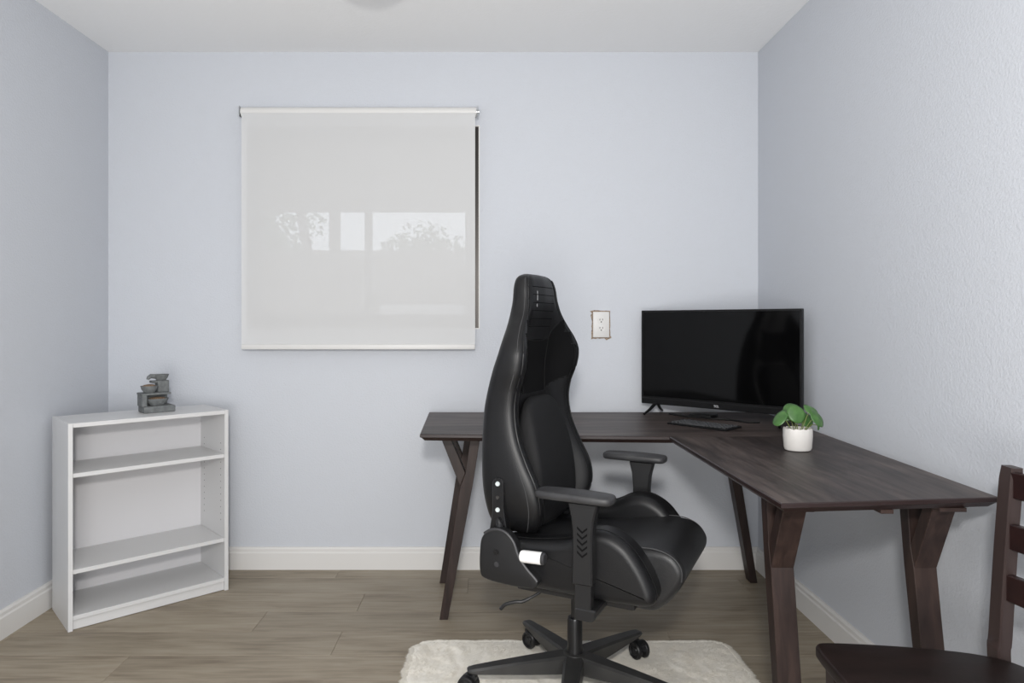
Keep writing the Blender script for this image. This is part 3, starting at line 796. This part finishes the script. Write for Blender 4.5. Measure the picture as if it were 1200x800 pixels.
bm = B(); cyl(bm, (-.040, -.24, .5125), (-.040, -.292, .5125), .010, 12); obj('pivot', bm, 'black_metal', hd)
# ---- armrests
for s in (-1, 1):
    yc = s*.300
    bm = B()
    AP = spline([(.0, .0), (.006, .026), (.04, .037), (.11, .040), (.18, .038), (.212, .028), (.219, 0), (.212, -.028), (.18, -.038), (.11, -.040), (.04, -.037), (.006, -.026)], 60, closed=True)
    pillow(bm, AP, .689, .711, .010, .008, lambda a, b, c: (a, yc+b, c+.004*math.cos((a-.1)*9)-.004), seg=4)
    pad = obj('armrest_pad', bm, 'arm_pad', gc, sharp=60)
    arm = [(.094, .687), (.178, .687), (.166, .640), (.162, .60), (.163, .470), (.106, .470), (.108, .60), (.104, .645)]
    bm = B(); prism(bm, arm, yc-.019, yc+.019, side3, bev=.004); post = obj('armrest_post', bm, 'black_plastic', gc, smooth=False)
    for k in range(5):
        zz = .625-k*.016; ys = yc+s*.0185
        bm = B(); prism(bm, [(.122, zz), (.136, zz-.012), (.150, zz), (.150, zz-.006), (.136, zz-.018), (.122, zz-.006)], ys-s*.002, ys+s*.0012, side3); obj('chevron', bm, 'suede', post, smooth=False)
    bm = B(); box(bm, .112, .158, yc-.013, yc+.013, .39, .475, bev=.002)
    prism(bm, [(p, q) for p, q in ((.112, .375), (.160, .375), (.172, .388), (.172, .408), (.112, .408))], yc+s*.016, s*.20, side3, bev=.004); obj('armrest_bracket', bm, 'black_plastic', gc, smooth=False)
# ---- gas lift, star base, casters
bm = B(); lathe(bm, [(.001, .10), (.026, .10), (.026, .14), (.0235, .15), (.0235, .232), (.021, .240), (.001, .240)], 28); lift = obj('gas_lift', bm, 'black_metal', gc)
bm = B(); cyl(bm, (0, 0, .235), (0, 0, .345), .0125, 20); obj('piston', bm, 'black_metal', lift)
bm = B(); lathe(bm, [(.001, .068), (.036, .068), (.043, .075), (.043, .118), (.036, .130), (.027, .133), (.001, .133)], 30)
base = obj('base_hub', bm, 'base_nylon', gc)
leg_proto = None
for k in range(5):
    a = R(42+72*k+27)
    if leg_proto is None:
        bm = B(); secs = []
        for d, hw, za, zb in ((.02, .031, .074, .130), (.06, .030, .074, .128), (.15, .026, .076, .119), (.25, .022, .080, .108), (.315, .019, .083, .100), (.333, .016, .086, .097), (.338, .012, .088, .095)):
            secs.append([Vector(p) for p in ((d, -hw, za+.004), (d, -hw*.8, za), (d, hw*.8, za), (d, hw, za+.004), (d, hw, zb-.006), (d, hw*.72, zb), (d, -hw*.72, zb), (d, -hw, zb-.006))])
        loft(bm, secs); leg_proto = obj('base_leg', bm, 'base_nylon', gc, sharp=30); o = leg_proto
    else: o = leg_proto.copy(); C.objects.link(o); o.parent = gc
    o.rotation_euler = (0, 0, a)
cproto = None; wproto = None
for k, yaw in enumerate((R(75), R(20), R(150), R(-40), R(100))):
    a = R(42+72*k+27); loc = Vector((math.cos(a)*.318, math.sin(a)*.318, 0))
    if cproto is None:
        bm = B(); cyl(bm, (0, 0, .060), (0, 0, .088), .009, 12)
        # hood: an arc over the wheels and a centre web
        arc = [(-.018+.030*math.cos(t), .044+.030*math.sin(t)) for t in [R(-10+18*i) for i in range(11)]]
        inn = [(-.018+.0265*math.cos(t), .044+.0265*math.sin(t)) for t in [R(170-18*i) for i in range(11)]]
        prism(bm, arc+inn, -.010, .010, lambda p, q, c: (p, c, q))
        box(bm, -.035, .002, -.0035, .0035, .030, .070); cyl(bm, (-.018, -.020, .044), (-.018, .020, .044), .004, 10)
        box(bm, -.010, .010, -.010, .010, .062, .074, bev=.002)
        cproto = obj('caster', bm, 'black_plastic', gc, smooth=False); c_ = cproto
        ws = []
        for s in (-1, 1):
            bm = B(); M = Matrix.Translation((-.018, s*.0165, .044)) @ Matrix.Rotation(math.pi/2, 4, 'X')
            lathe(bm, [(.001, -.006), (.010, -.006), (.012, -.003), (.020, -.003), (.022, -.008), (.026, -.008), (.029, -.004), (.029, .004), (.026, .008), (.022, .008), (.020, .003), (.012, .003), (.010, .006), (.001, .006)], 26, M)
            ws.append(obj('wheel', bm, 'black_plastic', c_))
    else:
        c_ = cproto.copy(); C.objects.link(c_); c_.parent = gc
        for w0 in ws:
            w_ = w0.copy(); C.objects.link(w_); w_.parent = c_
    c_.location = loc; c_.rotation_euler = (0, 0, a+yaw)

# ================================================================ WOODEN DINING CHAIR  (local x to the right = towards its back)
dc = thing('dining_chair', 'dark mahogany wooden ladder-back dining chair in front of the desk end', 'chair', (.905, 1.275, 0), R(-3))
SZ = .462
def dseat():
    half_ = spline([(-.214, 0), (-.214, .10), (-.211, .18), (-.203, .210), (-.178, .219), (-.10, .217), (-.02, .210), (.06, .198), (.12, .182), (.165, .155), (.190, .110), (.198, .05), (.199, 0)], 48)
    return half_+[(x, -y) for x, y in half_[-2:0:-1]]
prof = [(x*1.0, y) for x, y in dseat()]
bm = B(); pillow(bm, prof, SZ-.026, SZ, .006, .008, lambda a, b, c: (a, b, c), seg=4); obj('seat', bm, 'seat_wood', dc, sharp=50)
for s in (-1, 1):
    bm = B()
    pz = [(.188, 0.0), (.168, .43), (.170, .50), (.182, .70), (.194, .858)]
    secs = []
    for k in range(17):
        x, z = cr(pz, 4*k/16); yy = s*.187; hx, hy = .0135, .021
        if k == 16: hx -= .002; hy -= .002
        secs.append([Vector((x+a*hx, yy+b*hy, z)) for a, b in ((-1, -.8), (-.8, -1), (.8, -1), (1, -.8), (1, .8), (.8, 1), (-.8, 1), (-1, .8))])
    loft(bm, secs); obj('back_post', bm, 'chair_post_wood', dc, sharp=30)
    bm = B(); secs = []
    for z, h in ((0, .014), (.2, .017), (SZ-.024, .020)):
        secs.append([Vector((-.170+a*h, s*.175+b*h, z)) for a, b in ((-1, -1), (1, -1), (1, 1), (-1, 1))])
    loft(bm, secs); obj('leg', bm, 'chair_post_wood', dc, smooth=False)
    bm = B(); box(bm, -.155, .165, s*.178-.010, s*.178+.010, SZ-.085, SZ-.0255, bev=.002); obj('apron', bm, 'chair_wood', dc, smooth=False)
bm = B(); box(bm, -.180, -.160, -.165, .165, SZ-.085, SZ-.0255, bev=.002); obj('apron', bm, 'chair_wood', dc, smooth=False)
bm = B(); box(bm, .150, .166, -.165, .165, SZ-.085, SZ-.0255, bev=.002); obj('apron', bm, 'chair_wood', dc, smooth=False)
for za, zb, xx in ((.795, .850, .1885), (.688, .742, .1815), (.580, .636, .1750)):
    bm = B(); secs = []
    for k in range(15):
        y = -.172+.344*k/14; c = .022*(1-(y/.172)**2)
        secs.append([Vector((xx+c+a, y, z)) for a, z in ((-.008, za+.002), (-.006, za), (.006, za), (.008, za+.002), (.008, zb-.002), (.006, zb), (-.006, zb), (-.008, zb-.002))])
    loft(bm, secs); obj('slat', bm, 'chair_wood', dc, sharp=30)
